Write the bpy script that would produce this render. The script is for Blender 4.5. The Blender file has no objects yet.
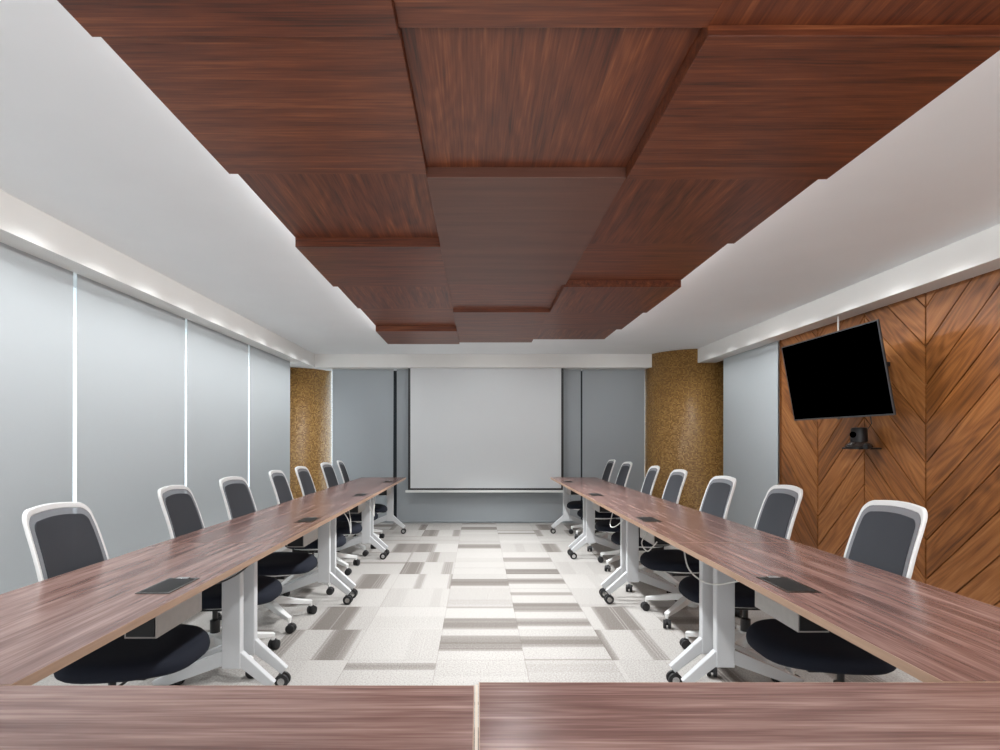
import bpy, bmesh, math, random
from mathutils import Vector, Matrix
random.seed(7)
PI = math.pi
C = bpy.context.scene.collection
sc = bpy.context.scene
H = 1.28            # eye height
# ------------------------------------------------------------------ helpers
def srgb(r, g, b):
    f = lambda c: (c/255/12.92) if c/255 <= .04045 else ((c/255+.055)/1.055)**2.4
    return (f(r), f(g), f(b), 1)

def new_bm(): return bmesh.new()

def add_box(bm, x0, x1, y0, y1, z0, z1):
    v = [bm.verts.new(p) for p in ((x0,y0,z0),(x1,y0,z0),(x1,y1,z0),(x0,y1,z0),(x0,y0,z1),(x1,y0,z1),(x1,y1,z1),(x0,y1,z1))]
    for f in ((0,3,2,1),(4,5,6,7),(0,1,5,4),(1,2,6,5),(2,3,7,6),(3,0,4,7)):
        bm.faces.new([v[i] for i in f])

def add_loft(bm, loops, closed_ends=True, closed_path=False):
    """loops: list of lists of points, each the same length"""
    vs = [[bm.verts.new(p) for p in l] for l in loops]
    n = len(vs[0]); m = len(vs)
    for i in range(m if closed_path else m-1):
        a = vs[i]; b = vs[(i+1) % m]
        for k in range(n):
            bm.faces.new((a[k], a[(k+1) % n], b[(k+1) % n], b[k]))
    if closed_ends and not closed_path:
        bm.faces.new(list(reversed(vs[0]))); bm.faces.new(vs[-1])

def frames(pts, up=(0,0,1)):
    out = []
    pts = [Vector(p) for p in pts]
    for i, p in enumerate(pts):
        a = pts[max(i-1,0)]; b = pts[min(i+1,len(pts)-1)]
        t = (b-a).normalized()
        u = Vector(up)
        if abs(t.dot(u)) > .97: u = Vector((1,0,0))
        s = t.cross(u).normalized(); w = s.cross(t).normalized()
        out.append((p, s, w))
    return out

def add_tube(bm, pts, r, n=8, up=(0,0,1)):
    loops = []
    for i, (p, s, w) in enumerate(frames(pts, up)):
        rr = r[i] if isinstance(r, (list, tuple)) else r
        loops.append([p + s*math.cos(2*PI*k/n)*rr + w*math.sin(2*PI*k/n)*rr for k in range(n)])
    add_loft(bm, loops)

def add_bar(bm, pts, sizes, up=(0,0,1)):
    """rectangular section along a path; sizes = (width, height) or list of them"""
    loops = []
    for i, (p, s, w) in enumerate(frames(pts, up)):
        a, b = sizes[i] if isinstance(sizes, list) else sizes
        loops.append([p - s*a/2 - w*b/2, p + s*a/2 - w*b/2, p + s*a/2 + w*b/2, p - s*a/2 + w*b/2])
    add_loft(bm, loops)

def add_cyl(bm, c, axis, r, h, n=20):
    c = Vector(c); a = Vector(axis).normalized()
    u = Vector((0,0,1)) if abs(a.z) < .9 else Vector((1,0,0))
    s = a.cross(u).normalized(); w = s.cross(a)
    loops = []
    for d, q in ((-h/2, .9), (-h/2+.08*h, 1), (h/2-.08*h, 1), (h/2, .9)):
        loops.append([c + a*d + (s*math.cos(2*PI*k/n) + w*math.sin(2*PI*k/n))*r*q for k in range(n)])
    add_loft(bm, loops)

def add_lathe(bm, prof, c=(0,0), n=24):
    loops = [[(c[0]+r*math.cos(2*PI*k/n), c[1]+r*math.sin(2*PI*k/n), z) for k in range(n)] for r, z in prof]
    add_loft(bm, loops)

def obj(name, bm, mat, parent=None, bevel=0, smooth=False, seg=2):
    bmesh.ops.recalc_face_normals(bm, faces=bm.faces)
    me = bpy.data.meshes.new(name); bm.to_mesh(me); bm.free()
    if smooth:
        for p in me.polygons: p.use_smooth = True
        me.set_sharp_from_angle(angle=math.radians(40))
    if mat: me.materials.append(mat)
    o = bpy.data.objects.new(name, me); C.objects.link(o)
    if parent: o.parent = parent
    if bevel:
        m = o.modifiers.new('bevel', 'BEVEL'); m.width = bevel; m.segments = seg; m.limit_method = 'ANGLE'
        m.angle_limit = math.radians(40)
    return o

def tag(o, label, cat, group=None, kind=None):
    o['label'] = label; o['category'] = cat
    if group: o['group'] = group
    if kind: o['kind'] = kind
    return o

def thing(name, label, cat, loc=(0,0,0), rotz=0, group=None):
    o = bpy.data.objects.new(name, None); C.objects.link(o)
    o.empty_display_size = .1
    o.location = loc; o.rotation_euler = (0,0,rotz)
    return tag(o, label, cat, group)

def struct(name, bm, mat, label=None, parent=None, bevel=0):
    o = obj(name, bm, mat, parent, bevel)
    if not parent: o['kind'] = 'structure'
    if label: o['label'] = label
    return o

def kids(o): return [c for c in bpy.data.objects if c.parent == o]

def copy_tree(o, parent=None, top=True):
    c = o.copy(); C.objects.link(c)
    c.parent = parent
    for ch in kids_of[o.name] if o.name in kids_of else kids(o):
        copy_tree(ch, c, False)
    return c
kids_of = {}

# ------------------------------------------------------------------ materials
def mat(name):
    m = bpy.data.materials.new(name); m.use_nodes = True
    nt = m.node_tree; b = nt.nodes['Principled BSDF']
    return m, nt, b

def N(nt, t, **kw):
    n = nt.nodes.new(t)
    for k, v in kw.items():
        if k in n.inputs.keys() if hasattr(n.inputs, 'keys') else False: n.inputs[k].default_value = v
        else: setattr(n, k, v)
    return n

def L(nt, a, b): nt.links.new(a, b)

def math_node(nt, op, a, b=None, c=None):
    n = nt.nodes.new('ShaderNodeMath'); n.operation = op
    for i, x in enumerate((a, b, c)):
        if x is None: continue
        if isinstance(x, (int, float)): n.inputs[i].default_value = x
        else: L(nt, x, n.inputs[i])
    return n.outputs[0]

def ramp(nt, fac, stops, interp='LINEAR'):
    r = nt.nodes.new('ShaderNodeValToRGB'); r.color_ramp.interpolation = interp
    el = r.color_ramp.elements
    while len(el) < len(stops): el.new(.5)
    for e, (p, c) in zip(el, stops): e.position = p; e.color = c
    L(nt, fac, r.inputs[0]); return r.outputs[0]

def plain(name, col, rough=.5, metal=0, noise=.04, nscale=40, bump=0, spec=.5, coat=0):
    m, nt, b = mat(name)
    tc = nt.nodes.new('ShaderNodeTexCoord')
    no = nt.nodes.new('ShaderNodeTexNoise'); no.inputs['Scale'].default_value = nscale; no.inputs['Detail'].default_value = 3
    L(nt, tc.outputs['Object'], no.inputs['Vector'])
    lo = tuple(c*(1-noise) for c in col[:3])+(1,); hi = tuple(min(1, c*(1+noise)) for c in col[:3])+(1,)
    L(nt, ramp(nt, no.outputs['Fac'], [(.3, lo), (.7, hi)]), b.inputs['Base Color'])
    b.inputs['Roughness'].default_value = rough; b.inputs['Metallic'].default_value = metal
    b.inputs['Specular IOR Level'].default_value = spec
    b.inputs['Coat Weight'].default_value = coat
    if bump:
        bp = nt.nodes.new('ShaderNodeBump'); bp.inputs['Strength'].default_value = bump; bp.inputs['Distance'].default_value = .002
        L(nt, no.outputs['Fac'], bp.inputs['Height']); L(nt, bp.outputs[0], b.inputs['Normal'])
    return m

def wood(name, stops, along=1, scale=1., rough=.35, coord='Object', fine=.35, coat=.0, spec=.5, seed_obj=True, stretch=(1.1, 14.), rings=.0, coat_rough=.2, tone=0):
    """grain runs along axis `along` (0 x,1 y,2 z) of the coordinates"""
    m, nt, b = mat(name)
    tc = nt.nodes.new('ShaderNodeTexCoord')
    src = tc.outputs['Object'] if coord == 'Object' else tc.outputs['UV']
    if seed_obj:
        oi = nt.nodes.new('ShaderNodeObjectInfo')
        cmb = nt.nodes.new('ShaderNodeCombineXYZ')
        r = math_node(nt, 'MULTIPLY', oi.outputs['Random'], 37.)
        for i in range(3): L(nt, r, cmb.inputs[i])
        va = nt.nodes.new('ShaderNodeVectorMath'); va.operation = 'ADD'
        L(nt, src, va.inputs[0]); L(nt, cmb.outputs[0], va.inputs[1]); src = va.outputs[0]
    mp = nt.nodes.new('ShaderNodeMapping')
    s = [stretch[1]*scale]*3; s[along] = stretch[0]*scale
    mp.inputs['Scale'].default_value = s
    L(nt, src, mp.inputs['Vector'])
    n1 = nt.nodes.new('ShaderNodeTexNoise'); n1.inputs['Scale'].default_value = 1.; n1.inputs['Detail'].default_value = 6
    n1.inputs['Roughness'].default_value = .62; n1.inputs['Distortion'].default_value = .35
    L(nt, mp.outputs[0], n1.inputs['Vector'])
    mp2 = nt.nodes.new('ShaderNodeMapping')
    s2 = [150.*scale]*3; s2[along] = 5.*scale
    mp2.inputs['Scale'].default_value = s2; L(nt, src, mp2.inputs['Vector'])
    n2 = nt.nodes.new('ShaderNodeTexNoise'); n2.inputs['Scale'].default_value = 1.; n2.inputs['Detail'].default_value = 3
    L(nt, mp2.outputs[0], n2.inputs['Vector'])
    # cathedral grain: contour lines of a broad, long noise
    mp3 = nt.nodes.new('ShaderNodeMapping')
    s3 = [4.2*scale]*3; s3[along] = .7*scale
    mp3.inputs['Scale'].default_value = s3; L(nt, src, mp3.inputs['Vector'])
    n3 = nt.nodes.new('ShaderNodeTexNoise'); n3.inputs['Scale'].default_value = 1.; n3.inputs['Detail'].default_value = 1.5
    L(nt, mp3.outputs[0], n3.inputs['Vector'])
    w = math_node(nt, 'SINE', math_node(nt, 'MULTIPLY', n3.outputs['Fac'], 95.))
    f = math_node(nt, 'ADD', n1.outputs['Fac'], math_node(nt, 'MULTIPLY', math_node(nt, 'SUBTRACT', n2.outputs['Fac'], .5), fine))
    f = math_node(nt, 'ADD', f, math_node(nt, 'MULTIPLY', w, rings))
    if seed_obj and rings:
        f = math_node(nt, 'ADD', f, math_node(nt, 'MULTIPLY', math_node(nt, 'SUBTRACT', oi.outputs['Random'], .5), .1))
    if tone:
        at = nt.nodes.new('ShaderNodeAttribute'); at.attribute_name = 'tone'
        f = math_node(nt, 'ADD', f, math_node(nt, 'MULTIPLY', math_node(nt, 'SUBTRACT', at.outputs['Fac'], .5), tone))
    L(nt, ramp(nt, f, stops), b.inputs['Base Color'])
    b.inputs['Roughness'].default_value = rough
    b.inputs['Coat Weight'].default_value = coat; b.inputs['Coat Roughness'].default_value = coat_rough
    b.inputs['Specular IOR Level'].default_value = spec
    bp = nt.nodes.new('ShaderNodeBump'); bp.inputs['Strength'].default_value = .12; bp.inputs['Distance'].default_value = .001
    L(nt, n2.outputs['Fac'], bp.inputs['Height']); L(nt, bp.outputs[0], b.inputs['Normal'])
    return m

M = {}
M['paint'] = plain('white ceiling paint', srgb(240, 243, 245), .85, noise=.01, nscale=3)
M['wallpaint'] = plain('white wall paint', srgb(215, 217, 219), .8, noise=.01, nscale=3)
M['soffit'] = plain('white soffit paint', srgb(228, 227, 224), .8, noise=.01, nscale=3)
M['white'] = plain('white plastic', srgb(232, 233, 232), .38, noise=.01)
M['metalwhite'] = plain('pale grey powder coat', srgb(206, 208, 210), .36, noise=.015, nscale=200)
M['black'] = plain('black plastic', srgb(24, 24, 26), .4, noise=.1)
M['tyre'] = plain('black rubber', srgb(28, 28, 30), .5, noise=.1)
M['chrome'] = plain('chrome', srgb(200, 200, 200), .2, metal=1)
M['fabric'] = plain('navy black seat fabric', srgb(27, 31, 42), .85, noise=.25, nscale=500, bump=.4, spec=.25)
M['blind'] = plain('pale grey blind fabric', srgb(186, 192, 195), .9, noise=.015, nscale=300, spec=.2)
M['blindback'] = plain('slate grey blind fabric', srgb(164, 170, 174), .9, noise=.015, nscale=300, spec=.2)
M['screen'] = plain('matte projection fabric', srgb(218, 221, 223), .9, noise=.01, nscale=100, spec=.2)
M['tvscreen'] = plain('black glass screen', srgb(0, 0, 0), 1.0, noise=0, spec=0)
M['tvbezel'] = plain('brushed grey bezel', srgb(96, 98, 102), .35, metal=.7)
M['socket'] = plain('brown black socket lid', srgb(46, 38, 34), .22, noise=.1)
M['socketdark'] = plain('dark slot', srgb(12, 12, 12), .5, noise=.1)
M['frame'] = plain('white aluminium window frame', srgb(225, 228, 230), .4)
M['darkframe'] = plain('dark window mullion', srgb(26, 30, 36), .6)
M['traygrey'] = plain('grey steel tray', srgb(176, 172, 168), .45)
M['cablewhite'] = plain('white cable', srgb(220, 220, 216), .5)
M['edge'] = plain('pale edge band', srgb(205, 190, 172), .45)

# mesh back fabric: slightly see-through net
m, nt, b = mat('grey mesh net')
b.inputs['Base Color'].default_value = srgb(150, 154, 160); b.inputs['Roughness'].default_value = .8
tr = nt.nodes.new('ShaderNodeBsdfTransparent'); mx = nt.nodes.new('ShaderNodeMixShader')
mx.inputs[0].default_value = .66
L(nt, tr.outputs[0], mx.inputs[1]); L(nt, b.outputs[0], mx.inputs[2])
L(nt, mx.outputs[0], nt.nodes['Material Output'].inputs['Surface']); M['net'] = m
m, nt, b = mat('charcoal mesh pad')
b.inputs['Base Color'].default_value = srgb(64, 67, 73); b.inputs['Roughness'].default_value = .8
tr = nt.nodes.new('ShaderNodeBsdfTransparent'); mx = nt.nodes.new('ShaderNodeMixShader')
mx.inputs[0].default_value = .86
L(nt, tr.outputs[0], mx.inputs[1]); L(nt, b.outputs[0], mx.inputs[2])
L(nt, mx.outputs[0], nt.nodes['Material Output'].inputs['Surface']); M['pad'] = m

# glass
m, nt, b = mat('window glass')
g = nt.nodes.new('ShaderNodeBsdfGlass'); g.inputs['Roughness'].default_value = 0; g.inputs['IOR'].default_value = 1.0
tr = nt.nodes.new('ShaderNodeBsdfTransparent'); tr.inputs[0].default_value = (.9, .94, .96, 1)
gl = nt.nodes.new('ShaderNodeBsdfGlossy'); gl.inputs['Roughness'].default_value = .02
mx = nt.nodes.new('ShaderNodeMixShader'); mx.inputs[0].default_value = .06
L(nt, tr.outputs[0], mx.inputs[1]); L(nt, gl.outputs[0], mx.inputs[2])
L(nt, mx.outputs[0], nt.nodes['Material Output'].inputs['Surface']); M['glass'] = m

DESK = [(.12, srgb(66, 44, 40)), (.42, srgb(114, 84, 78)), (.58, srgb(138, 108, 100)), (.85, srgb(174, 146, 138))]
M['desk'] = wood('pink brown desk laminate', DESK, along=1, scale=1., rough=.25, fine=.5, spec=.55, rings=.03, stretch=(1.0, 26.))
M['deskedge'] = wood('desk edge laminate', [(.3, srgb(142, 112, 92)), (.7, srgb(182, 150, 126))], along=1, rough=.4, rings=0)
BAF = [(.2, srgb(56, 27, 16)), (.42, srgb(97, 48, 28)), (.6, srgb(119, 63, 36)), (.82, srgb(152, 90, 54))]
M['baf_x'] = wood('reddish walnut veneer cross grain', BAF, along=0, scale=1., rough=.4, fine=.6, rings=.025, stretch=(1.4, 30.))
M['baf_y'] = wood('reddish walnut veneer long grain', BAF, along=1, scale=1., rough=.4, fine=.6, rings=.035, stretch=(1.4, 30.))
M['baf_plain'] = wood('plain brown veneer', [(.3, srgb(90, 55, 43)), (.7, srgb(110, 70, 55))], along=0, scale=.8, rough=.45, fine=.4, rings=0)
# oak planks, per-plank tone from a face attribute carried in UV offset
m = wood('golden oak planks', [(.12, srgb(84, 48, 22)), (.42, srgb(134, 82, 40)), (.6, srgb(156, 99, 52)), (.88, srgb(182, 126, 76))],
         along=0, coord='UV', scale=1., rough=.36, fine=.4, seed_obj=False, rings=.085, stretch=(1.3, 24.), tone=.22)
M['oak'] = m
M['groove'] = plain('dark groove', srgb(38, 22, 14), .7)

# carpet tiles
m, nt, b = mat('grey carpet tiles')
tc = nt.nodes.new('ShaderNodeTexCoord'); sx = nt.nodes.new('ShaderNodeSeparateXYZ')
L(nt, tc.outputs['Object'], sx.inputs[0])
X = math_node(nt, 'DIVIDE', math_node(nt, 'SUBTRACT', sx.outputs[0], .27-10*.51), .51)
Y = math_node(nt, 'DIVIDE', math_node(nt, 'SUBTRACT', sx.outputs[1], 3.19-20*.51), .51)
ix = math_node(nt, 'FLOOR', X); iy = math_node(nt, 'FLOOR', Y)
fx = math_node(nt, 'FRACT', X); fy = math_node(nt, 'FRACT', Y)
cm = nt.nodes.new('ShaderNodeCombineXYZ'); L(nt, ix, cm.inputs[0]); L(nt, iy, cm.inputs[1])
wn = nt.nodes.new('ShaderNodeTexWhiteNoise'); wn.noise_dimensions = '3D'; L(nt, cm.outputs[0], wn.inputs['Vector'])
sc3 = nt.nodes.new('ShaderNodeSeparateColor'); L(nt, wn.outputs['Color'], sc3.inputs[0])
r1, r2, r3 = sc3.outputs
cen_ = math_node(nt, 'MULTIPLY', math_node(nt, 'GREATER_THAN', ix, 8.5), math_node(nt, 'LESS_THAN', ix, 10.5))
rot = math_node(nt, 'GREATER_THAN', r1, math_node(nt, 'ADD', math_node(nt, 'MULTIPLY', cen_, .7), .18))
s_ = math_node(nt, 'ADD', math_node(nt, 'MULTIPLY', fx, rot), math_node(nt, 'MULTIPLY', fy, math_node(nt, 'SUBTRACT', 1., rot)))
n1 = nt.nodes.new('ShaderNodeTexNoise'); n1.noise_dimensions = '1D'; n1.inputs['Scale'].default_value = 1; n1.inputs['Detail'].default_value = 0
L(nt, math_node(nt, 'ADD', math_node(nt, 'MULTIPLY', s_, 1.7), math_node(nt, 'MULTIPLY', r2, 60.)), n1.inputs['W'])
band = ramp(nt, n1.outputs['Fac'], [(.53, (1,1,1,1)), (.56, (.6,.6,.6,1)), (.68, (.15,.15,.15,1))])   # 1 light .. 0 dark
# fine ribbing of light lines inside the bands
rib = math_node(nt, 'GREATER_THAN', math_node(nt, 'SINE', math_node(nt, 'MULTIPLY', s_, 2*PI*24)), .2)
n4 = nt.nodes.new('ShaderNodeTexNoise'); n4.noise_dimensions = '1D'; n4.inputs['Scale'].default_value = 1; n4.inputs['Detail'].default_value = 0
L(nt, math_node(nt, 'ADD', math_node(nt, 'MULTIPLY', s_, 5.), math_node(nt, 'MULTIPLY', r3, 83.)), n4.inputs['W'])
ribm = math_node(nt, 'MULTIPLY', rib, math_node(nt, 'GREATER_THAN', n4.outputs['Fac'], .53))
plainm = math_node(nt, 'GREATER_THAN', r3, .5)          # 1 on plain pale tiles
v = math_node(nt, 'MAXIMUM', band, math_node(nt, 'MULTIPLY', plainm, .92))
v = math_node(nt, 'ADD', v, math_node(nt, 'MULTIPLY', ribm, math_node(nt, 'MULTIPLY', math_node(nt, 'SUBTRACT', 1., v), .45)))
v = math_node(nt, 'SUBTRACT', v, math_node(nt, 'MULTIPLY', r2, .18))
sp = nt.nodes.new('ShaderNodeTexNoise'); sp.inputs['Scale'].default_value = 110; sp.inputs['Detail'].default_value = 3
L(nt, tc.outputs['Object'], sp.inputs['Vector'])
v = math_node(nt, 'ADD', v, math_node(nt, 'MULTIPLY', math_node(nt, 'SUBTRACT', sp.outputs['Fac'], .5), 1.3))
# tile joints
e1 = math_node(nt, 'LESS_THAN', fx, .008); e2 = math_node(nt, 'LESS_THAN', fy, .008)
v = math_node(nt, 'SUBTRACT', v, math_node(nt, 'MULTIPLY', math_node(nt, 'MAXIMUM', e1, e2), .25))
L(nt, ramp(nt, v, [(0., srgb(116, 110, 105)), (.35, srgb(137, 132, 127)), (.8, srgb(165, 161, 157)), (1., srgb(184, 181, 177))]), b.inputs['Base Color'])
b.inputs['Roughness'].default_value = .95; b.inputs['Specular IOR Level'].default_value = .15
bp = nt.nodes.new('ShaderNodeBump'); bp.inputs['Strength'].default_value = .5; bp.inputs['Distance'].default_value = .004
L(nt, sp.outputs['Fac'], bp.inputs['Height']); L(nt, bp.outputs[0], b.inputs['Normal'])
M['carpet'] = m

# gold mosaic (uv in metres: u round the column, v up)
m, nt, b = mat('gold brown mosaic')
tc = nt.nodes.new('ShaderNodeTexCoord'); sx = nt.nodes.new('ShaderNodeSeparateXYZ'); L(nt, tc.outputs['UV'], sx.inputs[0])
T = .017
U = math_node(nt, 'DIVIDE', sx.outputs[0], T); V = math_node(nt, 'DIVIDE', sx.outputs[1], T)
cm = nt.nodes.new('ShaderNodeCombineXYZ'); L(nt, math_node(nt, 'FLOOR', U), cm.inputs[0]); L(nt, math_node(nt, 'FLOOR', V), cm.inputs[1])
wn = nt.nodes.new('ShaderNodeTexWhiteNoise'); wn.noise_dimensions = '3D'; L(nt, cm.outputs[0], wn.inputs['Vector'])
fu = math_node(nt, 'FRACT', U); fv = math_node(nt, 'FRACT', V)
gr = math_node(nt, 'MAXIMUM', math_node(nt, 'LESS_THAN', fu, .12), math_node(nt, 'LESS_THAN', fv, .12))
colr = ramp(nt, wn.outputs['Value'], [(0, srgb(130, 92, 44)), (.5, srgb(162, 120, 62)), (1, srgb(194, 152, 88))])
mixc = nt.nodes.new('ShaderNodeMix'); mixc.data_type = 'RGBA'
L(nt, gr, mixc.inputs['Factor']); L(nt, colr, mixc.inputs['A']); mixc.inputs['B'].default_value = srgb(120, 92, 56)
L(nt, mixc.outputs['Result'], b.inputs['Base Color'])
b.inputs['Roughness'].default_value = .2
L(nt, math_node(nt, 'ADD', math_node(nt, 'MULTIPLY', gr, .4), .34), b.inputs['Roughness'])
# every tessera is set at its own slight tilt
geo = nt.nodes.new('ShaderNodeNewGeometry')
vs = nt.nodes.new('ShaderNodeVectorMath'); vs.operation = 'SUBTRACT'; L(nt, wn.outputs['Color'], vs.inputs[0]); vs.inputs[1].default_value = (.5,.5,.5)
vm = nt.nodes.new('ShaderNodeVectorMath'); vm.operation = 'SCALE'; L(nt, vs.outputs[0], vm.inputs[0]); vm.inputs['Scale'].default_value = .22
va = nt.nodes.new('ShaderNodeVectorMath'); va.operation = 'ADD'; L(nt, geo.outputs['Normal'], va.inputs[0]); L(nt, vm.outputs[0], va.inputs[1])
vn = nt.nodes.new('ShaderNodeVectorMath'); vn.operation = 'NORMALIZE'; L(nt, va.outputs[0], vn.inputs[0]); L(nt, vn.outputs[0], b.inputs['Normal'])
M['mosaic'] = m

# ------------------------------------------------------------------ room shell
CZ = H + 1.275          # ceiling height
BZ = H + 1.075          # underside of the soffits
XL, XR, YB, YF = -2.84, 3.30, 8.62, -1.8
bm = new_bm(); add_box(bm, -4.2, 4.6, YF-.2, 9.6, -.1, 0); struct('floor', bm, M['carpet'], 'grey patchwork carpet tiles')
bm = new_bm(); add_box(bm, -4.2, 4.6, YF-.2, 9.6, CZ, CZ+.12); struct('ceiling', bm, M['paint'], 'plain white ceiling')
# left wall: sill, head, piers; openings filled by windows
bays = []
yy = -1.75
while yy < 7.2: bays.append((yy+.06, yy+1.31)); yy += 1.37
bm = new_bm()
add_box(bm, XL-.16, XL, YF, YB+.2, 0, .12)
add_box(bm, XL-.16, XL, YF, YB+.2, 2.42, CZ)
edges = [YF] + [e for bb in bays for e in bb] + [YB+.2]
for i in range(0, len(edges), 2): add_box(bm, XL-.16, XL, edges[i], edges[i+1], .12, 2.42)
struct('wall_left', bm, M['wallpaint'])
def window(n, axis, a0, a1, pos, z0, z1, fm):
    """framed window pane; axis 'y' lies in a wall of constant x"""
    r = new_bm(); t = .05; d = .05
    def bx(bm, u0, u1, w0, w1, dd):
        if axis == 'y': add_box(bm, pos-dd/2, pos+dd/2, u0, u1, w0, w1)
        else: add_box(bm, u0, u1, pos-dd/2, pos+dd/2, w0, w1)
    bx(r, a0, a0+t, z0, z1, d); bx(r, a1-t, a1, z0, z1, d)
    bx(r, a0+t, a1-t, z0, z0+t, d); bx(r, a0+t, a1-t, z1-t, z1, d)
    w = struct('window_%d' % n, r, fm)
    g = new_bm(); bx(g, a0+t, a1-t, z0+t, z1-t, .008)
    obj('pane', g, M['glass'], w)
    return w
for i, (a, b_) in enumerate(bays): window(i+1, 'y', a, b_, XL-.08, .12, 2.42, M['frame'])
# back wall with its window openings behind the blinds
ob = [(-2.56, -1.34), (-1.10, .1), (.22, 1.48), (1.68, 2.95)]
bm = new_bm()
add_box(bm, XL, 4.4, YB, YB+.16, 0, .12); add_box(bm, XL, 4.4, YB, YB+.16, 2.42, CZ)
edges = [XL] + [e for bb in ob for e in bb] + [4.4]
for i in range(0, len(edges), 2): add_box(bm, edges[i], edges[i+1], YB, YB+.16, .12, 2.42)
struct('wall_back', bm, M['darkframe'])
for i, (a, b_) in enumerate(ob): window(20+i, 'x', a, b_, YB+.08, .12, 2.42, M['darkframe'])
bm = new_bm(); add_box(bm, -2.38, 2.6, 8.47, 8.5, 0, .035); struct('baseboard_back', bm, M['wallpaint'])
bm = new_bm(); add_box(bm, XL-.16, 4.4, YF-.16, YF, 0, CZ); struct('wall_front', bm, M['wallpaint'])
bm = new_bm(); add_box(bm, XR+.03, XR+.2, YF, 7.36, 0, CZ); add_box(bm, 3.9, 4.05, 7.36, YB+.2, 0, CZ); add_box(bm, XR+.2, 4.05, 7.30, 7.36, 0, CZ); struct('wall_right', bm, M['wallpaint'], 'white wall behind the wood cladding')
# soffits
bm = new_bm(); add_box(bm, XL, -2.435, YF, 8.2, BZ, CZ); struct('trim_1', bm, M['soffit'], 'white dropped soffit along the window wall')
bm = new_bm(); add_box(bm, 3.085, XR+.03, YF, 7.80, BZ, CZ); struct('trim_2', bm, M['soffit'], 'white dropped soffit over the wood-clad wall')
bm = new_bm(); add_box(bm, XL, 3.3, 8.2, YB, BZ, CZ); struct('trim_3', bm, M['soffit'], 'white dropped soffit over the projection screen')

# mosaic columns
def column(n, xc, yc, r, top, name='trim'):
    bm = new_bm(); uv = bm.loops.layers.uv.new('UVMap'); k = 96
    ring0 = [bm.verts.new((xc+r*math.cos(2*PI*i/k), yc+r*math.sin(2*PI*i/k), 0)) for i in range(k)]
    ring1 = [bm.verts.new((v.co.x, v.co.y, top)) for v in ring0]
    for i in range(k):
        j = (i+1) % k
        f = bm.faces.new((ring0[i], ring0[j], ring1[j], ring1[i])); f.smooth = True
        u0, u1 = 2*PI*r*i/k, 2*PI*r*(i+1)/k
        for l, q in zip(f.loops, ((u0,0),(u1,0),(u1,top),(u0,top))): l[uv].uv = q
    bm.faces.new(ring1)
    me = bpy.data.meshes.new(name); bm.to_mesh(me); bm.free(); me.materials.append(M['mosaic'])
    o = bpy.data.objects.new(name, me); C.objects.link(o); return o
c = column(0, 3.28, 8.42, .722, CZ, 'mosaic_column')
tag(c, 'wide round column in gold mosaic at the right corner, with a bright streak', 'column')
c = column(1, -2.903, 8.75, .56, CZ, 'mosaic_column')
tag(c, 'narrow gold mosaic column in the left corner between two runs of blinds', 'column')

# chevron oak cladding on the right wall: planks laid at 45 degrees
def clip(poly, z0, z1):
    def cut(P, f):
        out = []
        for i in range(len(P)):
            a, b_ = P[i], P[(i+1) % len(P)]
            fa, fb = f(a), f(b_)
            if fa >= 0: out.append(a)
            if fa*fb < 0:
                t = fa/(fa-fb); out.append((a[0]+(b_[0]-a[0])*t, a[1]+(b_[1]-a[1])*t))
        return out
    P = cut(poly, lambda p: p[1]-z0)
    return cut(P, lambda p: z1-p[1]) if P else P
bm = new_bm(); uv = bm.loops.layers.uv.new('UVMap'); ton = bm.faces.layers.float.new('tone')
Wc = .64; pitch = .285; g = .0065; ztop = BZ
yj = 5.95; k = 0
xf, xb = 3.28, 3.31
while yj > YF:
    y1 = yj; y0 = max(yj-Wc, YF)
    sgn = 1 if k % 2 == 0 else -1      # k even: plank falls towards... see photo: V at 5.31, peak at 4.67, V at 4.03
    # z along the plank: even columns drop as y decreases
    zb = 1.113 - .285*8
    while zb < ztop + 1.0:
        def zl(y, base):  # line height at y
            return base + (y-4.67 if False else 0)
        if sgn > 0:   # z rises with y (far end high)
            za0, za1 = zb, zb + (y1-y0)
        else:
            za0, za1 = zb + (y1-y0), zb
        P = [(y0+g, za0+g), (y1-g, za1+g), (y1-g, za1+pitch-g), (y0+g, za0+pitch-g)]
        P = clip(P, .0, ztop)
        if len(P) >= 3:
            ru, rv = random.uniform(0, 40), random.uniform(0, 40)
            fr = [bm.verts.new((xf, p[0], p[1])) for p in P]
            bk = [bm.verts.new((xb, p[0], p[1])) for p in P]
            f = bm.faces.new(fr)
            n = len(P); fs = [f]
            for i in range(n): fs.append(bm.faces.new((fr[i], fr[(i+1) % n], bk[(i+1) % n], bk[i])))
            tn = random.random()
            for f in fs:
                f[ton] = tn
                for l in f.loops:
                    y, z = l.vert.co.y, l.vert.co.z
                    a_ = (y + sgn*z)*.7071; c_ = (z - sgn*y)*.7071
                    l[uv].uv = (a_+ru, c_+rv)
        zb += pitch
    yj -= Wc; k += 1
oak = struct('wall_clad', bm, M['oak'], 'chevron oak plank cladding'); oak.name = 'wall_right_cladding'
bm = new_bm(); add_box(bm, 3.305, 3.33, YF, 5.95, 0, BZ); struct('wall_right_backing', bm, M['groove'])
bm = new_bm(); add_box(bm, 3.27, 3.33, 5.95, 5.965, 0, BZ); struct('trim_4', bm, M['oak'], 'thin edge strip ending the cladding')

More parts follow.
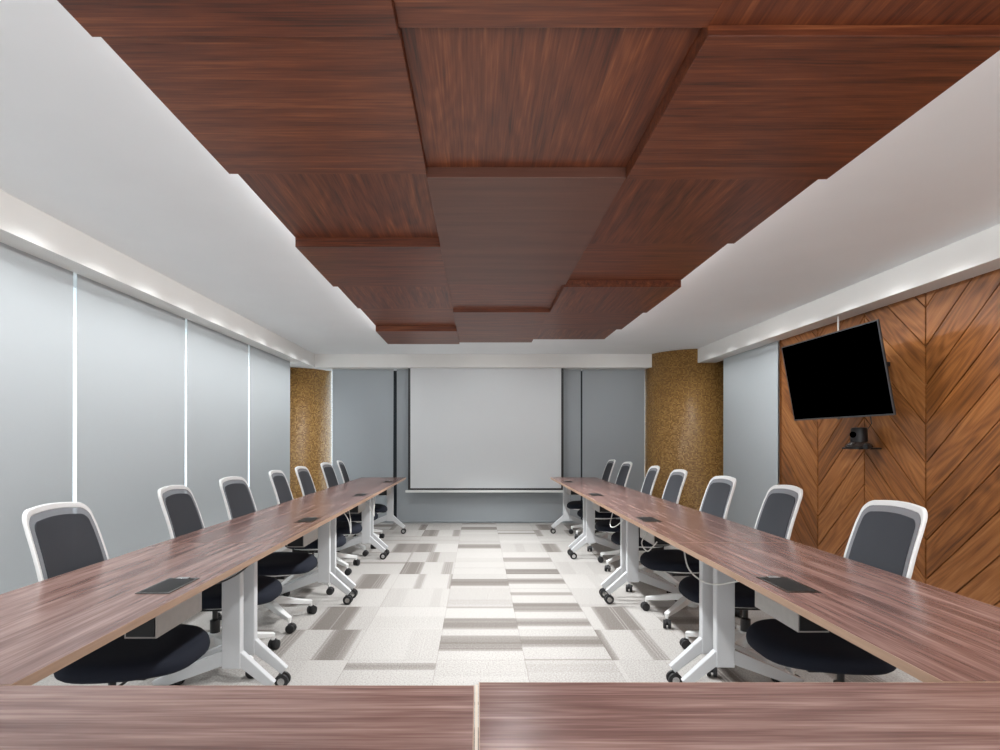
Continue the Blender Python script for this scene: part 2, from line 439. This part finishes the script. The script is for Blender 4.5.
# ------------------------------------------------------------------ roller blinds
def blind(axis, a0, a1, pos, z0, z1, label, group, m, curl=0):
    t = thing('roller_blind', label, 'blind', ((pos, (a0+a1)/2, z0) if axis == 'y' else ((a0+a1)/2, pos, z0)), 0, group)
    h = z1-z0; w = a1-a0; bm = new_bm(); nu, nv = 24, 16; grid = []
    for side in (0, .003):
        g_ = []
        for j in range(nv+1):
            row = []
            for i in range(nu+1):
                u = i/nu; v = j/nv
                d = .004*math.sin(u*7+2*v)*(1-v)
                if curl and u > .72:
                    q = (u-.72)/.28; d -= curl*q*q*(1-.7*v)*math.sin(q*PI*.75)
                p = (a0+w*u-(a0+a1)/2, d+side, h*v)
                row.append(bm.verts.new((-p[1] if axis == 'y' else p[0], p[0] if axis == 'y' else p[1], p[2])))
            g_.append(row)
        grid.append(g_)
    for g_ in grid:
        for j in range(nv):
            for i in range(nu): bm.faces.new((g_[j][i], g_[j][i+1], g_[j+1][i+1], g_[j+1][i]))
    A, B = grid
    for j in range(nv):
        bm.faces.new((A[j][0], A[j+1][0], B[j+1][0], B[j][0])); bm.faces.new((A[j][nu], A[j+1][nu], B[j+1][nu], B[j][nu]))
    for i in range(nu):
        bm.faces.new((A[0][i], A[0][i+1], B[0][i+1], B[0][i])); bm.faces.new((A[nv][i], A[nv][i+1], B[nv][i+1], B[nv][i]))
    obj('fabric', bm, m, t, smooth=True)
    bm = new_bm()
    if axis == 'y': add_box(bm, -.009, .009, -w/2, w/2, -.022, .003)
    else: add_box(bm, -w/2, w/2, -.009, .009, -.022, .003)
    obj('bottom_bar', bm, m, t, bevel=.004)
    return t
gaps = [7.63, 6.245, 4.90, 3.55, 2.18, .82, -.54]
names = ['far end, next to the mosaic column', 'second from the far end', 'third from the far end',
         'fourth from the far end', 'behind the nearest chair', 'just outside the frame']
for i in range(6):
    g = .017
    blind('y', gaps[i+1]+g, gaps[i]-g, -2.60, .06, BZ, 'pale grey roller blind on the window wall, ' + names[i], 'roller blinds on the window wall', M['blind'])
bl = [(-2.235, -1.29, 'dark grey roller blind with curled right edge, beside the left mosaic column', .05),
      (-1.245, 1.575, 'wide grey roller blind hanging to the floor behind the projection screen', 0),
      (1.60, 2.553, 'dark grey roller blind beside the wide right mosaic column', 0)]
for a, b_, lb, cu in bl:
    blind('x', a, b_, 8.43, .04, BZ, lb, 'roller blinds on the back wall', M['blindback'], cu*2.4)
# white fabric blind between mosaic column and cladding
blind('y', 5.99, 7.32, 3.27, .04, BZ, 'pale grey roller blind on the right between mosaic column and oak cladding', None, M['blind'])

# projection screen
t = thing('projection_screen', 'large white pull-down projection screen with black borders on the back wall', 'projector screen', (.16, 8.3, .50))
x0, x1 = -1.055-.16, 1.29-.16; zt = BZ-.50
bm = new_bm(); add_box(bm, x0+.035, x1-.035, -.002, .002, .045, zt); obj('screen_fabric', bm, M['screen'], t)
bm = new_bm()
for a, b_ in ((x0, x0+.035), (x1-.035, x1)): add_box(bm, a, b_, -.0025, .0025, .018, zt)
add_box(bm, x0, x1, -.0025, .0025, .018, .045); obj('black_border', bm, M['black'], t)
bm = new_bm(); add_box(bm, x0-.04, x1+.04, -.014, .014, -.02, .016); obj('bottom_bar', bm, M['white'], t, bevel=.005)

# ------------------------------------------------------------------ suspended wood panels
XB = [-1.07, -.22, .637, 1.50]
YBd = [1.525, 2.365, 3.22, 4.06, 4.89, 5.75, 6.53]
rows_l = [(1.115,'x'),(1.141,'x'),(1.182,'y'),(1.128,'x'),(1.165,'y'),(1.188,'x'),(1.132,'x')]
rows_r = [(1.149,'y'),(1.118,'x'),(1.146,'y'),(1.176,'x'),(1.126,'y'),(1.150,'x'),(1.19,'y')]
order = ['nearest the camera', 'second', 'third', 'fourth', 'fifth', 'sixth', 'seventh, farthest']
def panel(x0, x1, y0, y1, h, gr, label):
    z0 = H+h
    xc, yc = (x0+x1)/2, (y0+y1)/2
    bm = new_bm(); add_box(bm, x0-xc, x1-xc, y0-yc, y1-yc, 0, .058)
    o = obj('ceiling_panel', bm, M[gr], None, bevel=.002)
    bm = new_bm(); add_box(bm, x0-xc+.16, x1-xc-.16, y0-yc+.16, y1-yc-.16, .058, CZ-z0); obj('mounting_block', bm, M['groove'], o)
    o.location = (xc, yc, z0)
    tag(o, label, 'ceiling panel', 'square wood panels on the ceiling')
ys = [.68] + YBd
for rows, xa, xb, nm in ((rows_l, XB[0], XB[1], 'left'), (rows_r, XB[2], XB[3], 'right')):
    for k, (h, gr) in enumerate(rows):
        if k < 6: txt = 'reddish wood ceiling panel in the %s row, %s%s' % (nm, order[k], '' if k == 0 else ' from the camera')
        else: txt = 'reddish wood ceiling panel in the %s row, farthest from the camera' % nm
        panel(xa, xb, ys[k], ys[k+1], h, 'baf_'+gr, txt)
mid = [(.68, 1.525, 1.141, 'x', 'narrow-looking dark wood ceiling panel in the middle row, cut by the top of the frame'),
       (1.525, 2.365, 1.170, 'y', 'raised red-brown ceiling panel in the middle row, nearest one wholly in frame'),
       (2.365, 4.00, 1.126, 'plain', 'long plain dull brown ceiling panel in the middle row, lower than its neighbours'),
       (4.00, 4.89, 1.162, 'x', 'reddish wood ceiling panel in the middle row just beyond the long dull brown one'),
       (4.89, 5.75, 1.131, 'x', 'brown wood ceiling panel in the middle row, last but one before the screen'),
       (5.75, 6.53, 1.152, 'x', 'brown wood ceiling panel in the middle row, farthest from the camera')]
for y0, y1, h, gr, lb in mid: panel(XB[1], XB[2], y0, y1, h, 'baf_'+gr, lb)

# ------------------------------------------------------------------ tables
TL = 1.60; TW = .615; TH = .76; TT = .025
def make_table(s, label, group, name='conference_table', outlet=True, loc=(0,0,0), rotz=0):
    """local origin below the centre of the top, length along y; s = +1: aisle side is +x"""
    t = thing(name, label, 'table', loc, rotz, group)
    hx = TW/2; hy = TL/2-.0015
    bm = new_bm(); add_box(bm, -hx+.002, hx-.002, -hy+.002, hy-.002, TH-TT, TH)
    top = obj('tabletop', bm, M['desk'], t)
    bm = new_bm()
    for a, b_, c_, d_ in ((-hx, -hx+.002, -hy, hy), (hx-.002, hx, -hy, hy), (-hx+.002, hx-.002, -hy, -hy+.002), (-hx+.002, hx-.002, hy-.002, hy)):
        add_box(bm, a, b_, c_, d_, TH-TT, TH-.0005)
    obj('edge_band', bm, M['deskedge'], top)
    # legs, near and far: column nearer the aisle side, two feet, two castors
    for e in (-1, 1):
        yc = e*(TL/2-.085)
        cx = s*(hx-.205)
        bm = new_bm()
        add_box(bm, cx-.045, cx+.045, yc-.022, yc+.022, .17, TH-TT-.02)
        add_box(bm, cx-.1, cx+.08, yc-.03, yc+.03, TH-TT-.02, TH-TT)
        leg = obj('leg', bm, M['metalwhite'], t, bevel=.004)
        xi = s*(hx-.01); xo = -s*(hx-.03)
        add = s*.045
        bm = new_bm(); add_bar(bm, [(cx+add*.6, yc, .225), (xi, yc, .085)], [(.036, .062), (.032, .042)], up=(0,0,1))
        obj('foot', bm, M['metalwhite'], leg, bevel=.004)
        bm = new_bm(); add_bar(bm, [(cx-add*.6, yc, .225), (xo, yc, .085)], [(.036, .07), (.032, .045)], up=(0,0,1))
        obj('foot', bm, M['metalwhite'], leg, bevel=.004)
        for xx in (xi-s*.012, xo+s*.012):
            bm = new_bm()
            for q in (-1, 1): add_cyl(bm, (xx, yc+q*.017, .035), (0,1,0), .035, .016, 24)
            add_tube(bm, [(xx, yc, .03), (xx, yc, .08)], .009)
            ca = obj('castor', bm, M['tyre'], leg, smooth=True)
            bm = new_bm()
            add_cyl(bm, (xx, yc, .035), (0,1,0), .021, .058, 20)
            ca2 = obj('wheel_hub', bm, M['chrome'], leg, smooth=True)
    bm = new_bm(); add_box(bm, -.02-s*.06, .02-s*.06, -hy+.12, hy-.12, TH-TT-.055, TH-TT-.012)
    obj('crossbar', bm, M['metalwhite'], t, bevel=.003)
    if outlet:
        ox0, ox1 = s*(hx-.05), s*(hx-.165)
        ox0, ox1 = min(ox0, ox1), max(ox0, ox1)
        bm = new_bm(); add_box(bm, ox0, ox1, -.115, .095, TH-.004, TH+.0025)
        lid = obj('socket_lid', bm, M['socket'], t, bevel=.001)
        bm = new_bm(); add_box(bm, ox0+.012, ox1-.012, -.10, .08, TH+.0025, TH+.0032)
        obj('brush_slot', bm, M['socketdark'], lid)
        bm = new_bm(); add_box(bm, (ox0+ox1)/2-.022, (ox0+ox1)/2+.022, .072, .092, TH+.0025, TH+.006)
        obj('latch', bm, M['chrome'], lid, bevel=.001)
        # tray under the socket, pale side plate, open dark end
        y0, y1 = (-.075, .235) if s > 0 else (-.03, .275)
        xp = s*(hx-.115) if s > 0 else s*(hx-.135)
        xq = xp - s*.11
        bm = new_bm()
        add_box(bm, min(xp, xp-s*.004), max(xp, xp-s*.004), y0, y1, .6, TH-TT)
        add_box(bm, min(xq, xq+s*.004), max(xq, xq+s*.004), y0, y1, .6, TH-TT)
        add_box(bm, min(xp, xq), max(xp, xq), y0, y1, .596, .6)
        tr = obj('cable_tray', bm, M['traygrey'], t)
        bm = new_bm(); add_box(bm, min(xp-s*.006, xq+s*.006), max(xp-s*.006, xq+s*.006), y0-.002, y1-.02, .602, TH-TT-.002)
        obj('power_block', bm, M['black'], tr)
    return t
Y0 = 1.165
XTL = -(.99+TW/2); XTR = .99+TW/2+.01
pos = ['nearest the camera', 'second from the camera', 'third from the camera', 'farthest, by the screen']
protL = make_table(1, 'long wood-topped table in the left row, ' + pos[0], 'tables in the left row', loc=(XTL, Y0+.8, 0))
protR = make_table(-1, 'long wood-topped table in the right row, ' + pos[0], 'tables in the right row', loc=(XTR, Y0+.815, 0))
for k in range(1, 4):
    o = copy_tree(protL); o.location.y = Y0+.8+TL*k; o['label'] = 'long wood-topped table in the left row, ' + pos[k]
    o = copy_tree(protR); o.location.y = Y0+.815+TL*k; o['label'] = 'long wood-topped table in the right row, ' + pos[k]
protF = make_table(1, 'left one of two wood-topped tables across the bottom of the photo', 'tables across the front', outlet=False,
                   loc=(-.806, Y0-TW/2-.001, 0), rotz=PI/2)
o = copy_tree(protF); o.location = (.800, Y0+.014-TW/2, 0); o['label'] = 'right one of two wood-topped tables across the bottom of the photo'
# cream joining strip seen between the two front tables
bm = new_bm(); add_box(bm, -TW/2, TW/2, -TL/2-.0055, -TL/2-.0005, TH-TT, TH+.001)
st = obj('joint_strip', bm, M['edge'], protF); st['label'] = 'cream joint strip'

# ------------------------------------------------------------------ chairs (facing +x, origin on the floor under the gas column)
def back_x(y, z):
    t = (z-.46)/.55
    return -.245 - .13*t + .04*math.sin(PI*t)*.6 - .0*t + .55*y*y

def outline(n=10, half=.19, z0=.50, z1=1.01, r=.06, inset=0):
    pts = []
    hb = half-.02     # narrower at the bottom
    def hw(z): return hb + (half-hb)*min(1, max(0, (z-z0)/(.75-z0))) - .012*max(0, (z-.75)/.26)
    z0i, z1i = z0+inset, z1-inset
    rr = max(.02, r-inset*.6)
    def P(y, z): return (y, z)
    # start bottom right going up
    m_ = 10
    out = []
    for a in range(n+1):        # bottom right corner
        th = -PI/2 + PI/2*a/n; w = hw(z0i)-inset
        out.append((w-rr+rr*math.cos(th), z0i+rr+rr*math.sin(th)))
    for i in range(1, m_):
        z = z0i+rr+(z1i-2*rr-z0i)*i/m_; out.append((hw(z)-inset, z))
    for a in range(n+1):
        th = PI/2*a/n; w = hw(z1i)-inset
        out.append((w-rr+rr*math.cos(th), z1i-rr+rr*math.sin(th)))
    w = hw(z1i)-inset-rr
    for i in range(1, m_):      # gently arched top edge
        q = 1-2*i/m_; out.append((w*q, z1i + .008*(1-q*q)))
    L_ = [(-y, z) for y, z in reversed(out[:2*(n+1)+m_-1])]
    out += L_
    w = hw(z0i)-inset-rr
    for i in range(1, m_):
        q = -1+2*i/m_; out.append((w*q, z0i))
    return out

def sheet(bm, ol, off, th, rings=7):
    """filled, slightly curved thin sheet inside outline ol"""
    cy = 0; cz = sum(p[1] for p in ol)/len(ol)
    for side in (0, 1):
        d = off + (th if side else 0)
        prev = None
        for k in range(rings):
            q = 1-k/rings
            ring = []
            for y, z in ol:
                yy, zz = cy+(y-cy)*q, cz+(z-cz)*q
                ring.append(bm.verts.new((back_x(yy, zz)+d, yy, zz)))
            if prev:
                for i in range(len(ol)):
                    j = (i+1) % len(ol); bm.faces.new((prev[i], prev[j], ring[j], ring[i]))
            else:
                first = ring
            prev = ring
        c_ = bm.verts.new((back_x(cy, cz)+d, cy, cz))
        for i in range(len(ol)): bm.faces.new((prev[i], prev[(i+1) % len(ol)], c_))
        if side == 0: f0 = first
        else:
            for i in range(len(ol)):
                j = (i+1) % len(ol); bm.faces.new((f0[i], f0[j], first[j], first[i]))

def seat_ring(a, b_, z, n=40, e=2.7, cx=-.01, droop=0):
    out = []
    for k in range(n):
        t = 2*PI*k/n; c_, s_ = math.cos(t), math.sin(t)
        x = abs(c_)**(2/e)*math.copysign(a, c_); y = abs(s_)**(2/e)*math.copysign(b_, s_)
        y *= 1 - .10*(x/a)          # a little wider at the back
        zz = z - droop*max(0, (x-.10)/.15)**2
        out.append((cx+x, y, zz))
    return out

BX = -.125
def make_chair(label, group):
    t = thing('office_chair', label, 'chair', (0,0,0), 0, group)
    bm = new_bm()
    loops = [seat_ring(.243*q, .262*q, z-.018, droop=.022) for z, q in ((.402,.88),(.405,.95),(.415,.99),(.43,1.0),(.447,.985),(.459,.94),(.465,.86),(.466,.6),(.462,.3))]
    add_loft(bm, loops)
    obj('seat', bm, M['fabric'], t, smooth=True)
    bm = new_bm()
    loops = [seat_ring(.243*q, .262*q, z-.018, droop=.022) for z, q in ((.372,.42),(.376,.60),(.388,.76),(.402,.86),(.404,.84))]
    add_loft(bm, loops)
    obj('seat_shell', bm, M['white'], t, smooth=True)
    # back frame: square-section ring
    bm = new_bm()
    o_, i_ = outline(), outline(inset=.012, z1=.998)
    A = [(back_x(y, z)+.008, y, z) for y, z in o_]; B = [(back_x(y, z)-.010, y, z) for y, z in o_]
    Cc = [(back_x(y, z)-.010, y, z) for y, z in i_]; D = [(back_x(y, z)+.008, y, z) for y, z in i_]
    add_loft(bm, [list(l) for l in zip(A, B, Cc, D)], closed_path=True)
    fr = obj('back_frame', bm, M['white'], t, bevel=.004, smooth=True)
    bm = new_bm(); sheet(bm, outline(inset=.013, z1=1.0), .006, .002); obj('back_net', bm, M['net'], fr, smooth=True)
    bm = new_bm(); sheet(bm, outline(inset=.034, z1=.995), .0085, .004); obj('back_pad', bm, M['pad'], fr, smooth=True)
    bm = new_bm()
    add_bar(bm, [(-.258, 0, .56), (-.268, 0, .50), (-.262, 0, .43), (-.225, 0, .375), (-.17, 0, .345), (-.10, 0, .34)],
            [(.05,.018), (.06,.022), (.065,.026), (.07,.03), (.07,.03), (.06,.026)], up=(0,1,0) if False else (1,0,0))
    add_bar(bm, [(-.245, -.15, .53), (-.262, 0, .515), (-.245, .15, .53)], (.018, .03))
    obj('back_support', bm, M['white'], t, bevel=.004)
    bm = new_bm(); add_box(bm, -.2, .05, -.065, .065, .315, .362); add_box(bm, -.08, .03, -.085, .085, .33, .35)
    me_ = obj('tilt_mechanism', bm, M['black'], t, bevel=.008)
    bm = new_bm(); add_tube(bm, [(.0, -.06, .335), (.0, -.19, .33)], .006); add_box(bm, -.015, .02, -.235, -.185, .322, .336)
    obj('lever', bm, M['black'], me_, bevel=.002)
    bm = new_bm(); add_lathe(bm, [(.027, .17), (.027, .25), (.020, .252), (.0145, .256), (.0145, .32)], c=(BX, 0), n=20)
    obj('gas_column', bm, M['black'], t, smooth=True)
    bm = new_bm(); add_lathe(bm, [(.034, .085), (.040, .1), (.042, .14), (.038, .172), (.030, .18)], c=(BX, 0), n=24)
    obj('base_hub', bm, M['white'], t, smooth=True)
    for k in range(5):
        a = 2*PI*k/5 + PI/5
        d = Vector((math.cos(a), math.sin(a), 0)); R = .335; BO = Vector((BX,0,0))
        bm = new_bm()
        add_bar(bm, [BO+d*.02+Vector((0,0,.148)), BO+d*.12+Vector((0,0,.138)), BO+d*.24+Vector((0,0,.108)), BO+d*R+Vector((0,0,.09))],
                [(.056,.052), (.052,.046), (.042,.034), (.034,.026)])
        add_tube(bm, [BO+d*(R-.008)+Vector((0,0,.1)), BO+d*(R-.008)+Vector((0,0,.06))], .012)
        arm = obj('base_arm', bm, M['white'], t, bevel=.006)
        side = Vector((-math.sin(a+.6), math.cos(a+.6), 0)); fw = Vector((math.cos(a+.6), math.sin(a+.6), 0))
        cc = BO + d*(R-.008) + fw*.012 + Vector((0,0,.029))
        bm = new_bm()
        for q in (-1, 1): add_cyl(bm, cc+side*q*.016, side, .029, .02, 20)
        add_cyl(bm, cc+Vector((0,0,.014)), side, .022, .02, 14)
        obj('castor', bm, M['tyre'], arm, smooth=True)
    return t
left = [(2.28, 'nearest in the left row'), (3.17, 'second from the camera in the left row'), (3.87, 'third from the camera in the left row'),
        (4.75, 'fourth from the camera in the left row'), (5.41, 'fifth from the camera in the left row, before the mosaic column'),
        (6.27, 'sixth from the camera in the left row'), (6.95, 'farthest in the left row, near the back blinds')]
right = [(1.56, 'only its back edge showing at the right border'), (2.335, 'nearest fully seen in the right row, against oak planks'),
         (3.17, 'second fully seen in the right row'), (3.94, 'third fully seen in the right row'),
         (4.83, 'fourth fully seen in the right row'), (5.53, 'fifth fully seen in the right row'),
         (6.5, 'sixth fully seen in the right row'), (7.28, 'farthest in the right row, nearest the screen')]
proto = None
for i, (y, lb) in enumerate(left + right):
    isl = i < len(left)
    lab = 'white-framed mesh-back office chair, ' + lb
    if proto is None: o = proto = make_chair(lab, '')
    else: o = copy_tree(proto)
    o['label'] = lab; o['group'] = 'office chairs along the left tables' if isl else 'office chairs along the right tables'
    jit = math.radians([0, 3, -4, 2, 0, -3, 4, 0, 0, -2, 3, 0, -4, 2, 0][i])
    o.location = ((-1.378, y-.02, 0) if isl else (1.415, y, 0)); o.rotation_euler = (0, 0, (0 if isl else PI)+jit)

# ------------------------------------------------------------------ television and webcam
cen = Vector((2.911, 4.535, H+.518)); yaw = -1.548; pit = .181
wv = Vector((math.cos(yaw), math.sin(yaw), 0)); nv = wv.cross(Vector((0,0,1)))
up = Vector((0,0,1))*math.cos(pit) + nv*math.sin(pit); fwd = up.cross(wv).normalized()
# local frame: x = along the screen, z = up, -y = towards the viewer
face = wv.cross(up).normalized()     # out of the screen
if face.x > 0: face = -face
TVR = Matrix((wv, -face, up)).transposed()
t = thing('television', 'black flat-screen television tilted down on the oak-clad wall', 'television', cen)
t.rotation_euler = TVR.to_euler()
W2, H2 = .6, .348
bm = new_bm(); add_box(bm, -W2, W2, .0, .010, -H2, H2); body = obj('housing', bm, M['black'], t, bevel=.003)
bm = new_bm(); add_box(bm, -.5, .5, .010, .03, -.30, .28); obj('rear_cover', bm, M['black'], t, bevel=.008)
bm = new_bm(); add_box(bm, -.28, .28, .03, .065, -.22, .14); obj('rear_bulge', bm, M['black'], t, bevel=.012)
bm = new_bm()
for a, b_, c_, d_ in ((-W2, W2, H2-.009, H2), (-W2, W2, -H2, -H2+.012), (-W2, -W2+.008, -H2+.012, H2-.009), (W2-.008, W2, -H2+.012, H2-.009)):
    add_box(bm, a, b_, -.006, .0, c_, d_)
obj('bezel', bm, M['tvbezel'], t)
bm = new_bm(); add_box(bm, -W2+.008, W2-.008, -.003, .0, -H2+.012, H2-.009); obj('screen', bm, M['tvscreen'], t)
bm = new_bm(); add_box(bm, -.012, .02, -.008, -.002, -H2-.008, -H2+.004); obj('receiver_tab', bm, M['tvbezel'], t)
# wall bracket as part of the television
inv = TVR.inverted()
def loc_tv(p): return inv @ (Vector(p)-cen)
bm = new_bm()
for q in (-.15, .15):
    add_bar(bm, [Vector((q, .065, .1)), loc_tv((3.275, cen.y-q, H+.60))], (.03, .03))
    add_bar(bm, [Vector((q, .065, -.12)), loc_tv((3.275, cen.y-q, H+.40))], (.03, .03))
obj('wall_bracket', bm, M['black'], t)
# cable from tv to soffit
bm = new_bm(); add_tube(bm, [(3.19, 4.84, H+.62), (3.17, 4.82, H+.8), (3.15, 4.81, H+.95), (3.15, 4.81, BZ)], .007)
o = obj('cable', bm, M['cablewhite'], None, smooth=True); tag(o, 'short white cable running from the television up to the soffit', 'cable')
# webcam on a little shelf
t = thing('conference_camera', 'small black conference camera on a bracket below the television', 'camera', (3.165, 4.57, 1.200))
bm = new_bm(); add_box(bm, -.075, .114, -.105, .105, 0, .014); obj('shelf', bm, M['black'], t, bevel=.003)
bm = new_bm(); add_lathe(bm, [(.096, .015), (.098, .024), (.088, .038), (.068, .054), (.064, .058)], n=32); obj('camera_foot', bm, M['socket'], t, smooth=True)
bm = new_bm(); add_lathe(bm, [(.06, .058), (.062, .066), (.059, .165), (.056, .176), (.045, .18)], n=28); obj('camera_body', bm, M['black'], t, smooth=True)
bm = new_bm(); add_cyl(bm, (-.058, -.014, .12), (1, .24, 0), .026, .016, 20); obj('lens', bm, M['tvscreen'], t, smooth=True)
bm = new_bm(); add_cyl(bm, (-.02, -.125, .022), (1,.4,0), .022, .05, 16); obj('joint', bm, M['black'], t, smooth=True)
bm = new_bm(); add_tube(bm, [(3.2, 4.51, 1.37), (3.22, 4.50, 1.41), (3.21, 4.50, 1.47)], .004)
o = obj('cable', bm, M['black'], None, smooth=True); tag(o, 'thin dark cable between the small black camera and the television', 'cable')

# hanging cables under the tables
def cable(pts, m, label, r=.004):
    P = [Vector(p) for p in pts]; out = []
    for i in range(len(P)-1):
        p0 = P[max(i-1,0)]; p1 = P[i]; p2 = P[i+1]; p3 = P[min(i+2, len(P)-1)]
        for k in range(6):
            u = k/6
            out.append(.5*((2*p1)+(-p0+p2)*u+(2*p0-5*p1+4*p2-p3)*u*u+(-p0+3*p1-3*p2+p3)*u**3))
    out.append(P[-1]); bm = new_bm(); add_tube(bm, out, r, 8)
    o = obj('cable', bm, m, None, smooth=True); tag(o, label, 'cable', 'cables hanging under the tables')
zt = TH-TT-.004
cable([(-1.17, 2.28, zt-.06), (-1.13, 2.40, .655), (-1.11, 2.56, .66), (-1.09, 2.72, .70), (-1.08, 2.84, zt)], M['black'], 'black cable sagging under the edge of the left tables at the nearest legs')
cable([(-1.16, 5.52, zt-.06), (-1.07, 5.46, .6), (-1.06, 5.6, .5), (-1.08, 5.72, .58), (-1.08, 5.8, zt)], M['cablewhite'], 'white cable loop under the left tables at the third legs')
cable([(-1.12, 4.46, zt), (-1.06, 4.50, .62), (-1.06, 4.58, .5), (-1.08, 4.66, .60), (-1.12, 4.72, zt)], M['cablewhite'], 'white cable loop under the left tables behind the second legs')
cable([(1.10, 2.95, zt), (1.09, 2.86, .62), (1.10, 2.72, .585), (1.12, 2.58, .60), (1.16, 2.42, .66), (1.18, 2.3, .70)], M['cablewhite'], 'white cable sagging across the nearest legs of the right tables')
cable([(1.18, 3.72, .70), (1.09, 3.66, .6), (1.09, 3.55, .56), (1.10, 3.47, .60), (1.12, 3.44, .64)], M['cablewhite'], 'white cable end curling below the right tables by the second socket')
cable([(1.12, 4.52, zt), (1.07, 4.45, .60), (1.07, 4.36, .585), (1.10, 4.24, .64), (1.14, 4.14, zt)], M['cablewhite'], 'white cable loop on the second legs of the right tables')

# ------------------------------------------------------------------ light
def spot(x, y, z, e, size=2.4, r=.03, blend=.6, col=(.97, .99, 1), aim=None):
    l = bpy.data.lights.new('downlight_or_fill', 'SPOT'); l.energy = e; l.spot_size = size; l.spot_blend = blend
    l.shadow_soft_size = r; l.color = col
    o = bpy.data.objects.new('downlight_or_fill', l); C.objects.link(o); o.location = (x, y, z)
    if aim: o.rotation_euler = (Vector(aim)-Vector((x, y, z))).to_track_quat('-Z', 'Y').to_euler()
    return o
for k in range(15):
    y = .35 + .53*k
    spot(-2.12, y, CZ-.01, 12, size=2.0, blend=1, aim=(-2.55, y, 1.0))
    if k % 2: spot(-1.45, y, CZ-.01, 20, size=1.9, blend=1, aim=(-2.6, y, .9))  # extra row added to even out the light on the blinds
    if k < 14: spot(2.76, y, CZ-.01, 9, size=2.0, blend=1, aim=(3.2, y, 1.0))
    if k % 3 == 1 and k < 13: spot(2.0, y, CZ-.01, 30, size=1.9, blend=1, aim=(3.28, y, .9))  # extra row added as wider fill on the right wall
for x in (-1.5, .2, 1.9): spot(x, 6.75, CZ-.01, 26, size=1.9, blend=1, aim=(x, 8.3, .9))  # fill spots added to brighten the screen and back blinds
spot(2.0, 1.3, CZ-.01, 55, size=1.3, blend=1, aim=(1.4, 1.7, .76))
spot(-1.8, 1.3, CZ-.01, 38, size=1.3, blend=1, aim=(-1.35, 1.8, .76))
for x, y, z, e in ((.21, 1.95, 2.41, 90), (.21, 3.3, 2.40, 110), (.21, 4.45, 2.37, 140), (.21, 5.7, 2.39, 170)):
    spot(x, y, z, e, size=2.2, r=.05, blend=.8)
spot(.2, 7.1, CZ-.01, 110, size=1.25, r=.05, blend=.6)
def area(x, y, z, sx, sy, e, aim, col=(1,1,1)):
    l = bpy.data.lights.new('cove_or_fill_light', 'AREA'); l.shape = 'RECTANGLE'; l.size = sx; l.size_y = sy; l.energy = e; l.color = col
    o = bpy.data.objects.new('cove_or_fill_light', l); C.objects.link(o); o.location = (x, y, z)
    o.rotation_euler = (Vector(aim)-Vector((x, y, z))).to_track_quat('-Z', 'Y').to_euler()
area(.3, -1.5, 1.0, 4.5, 1.0, 58, (.3, .6, 2.6))  # unseen fill added behind the camera to brighten the near ceiling
# cove strips lying hidden on top of the outer wood panels, shining outward over the ceiling
area(XB[0]+.03, 3.6, H+1.262, 5.8, .02, 12, (-5, 3.6, H+1.262))
area(XB[3]-.03, 3.6, H+1.262, 5.8, .02, 13, (6, 3.6, H+1.262))
w = bpy.data.worlds.new('World'); sc.world = w; w.use_nodes = True
w.node_tree.nodes['Background'].inputs[0].default_value = (.93, .97, 1, 1)
w.node_tree.nodes['Background'].inputs[1].default_value = 2.0

# ------------------------------------------------------------------ camera
cd = bpy.data.cameras.new('camera'); cam = bpy.data.objects.new('camera', cd); C.objects.link(cam)
cam.location = (0, 0, H); cam.rotation_euler = (PI/2, 0, 0)
cd.sensor_width = 36; cd.lens = 36*550/1000; cd.shift_x = (500-478)/1000; cd.shift_y = (439.5-375)/1000
cd.clip_start = .02
sc.camera = cam
sc.view_settings.view_transform = 'Standard'; sc.view_settings.look = 'None'; sc.view_settings.gamma = 1
sc.view_settings.use_curve_mapping = False
sc.view_settings.exposure = 0.55
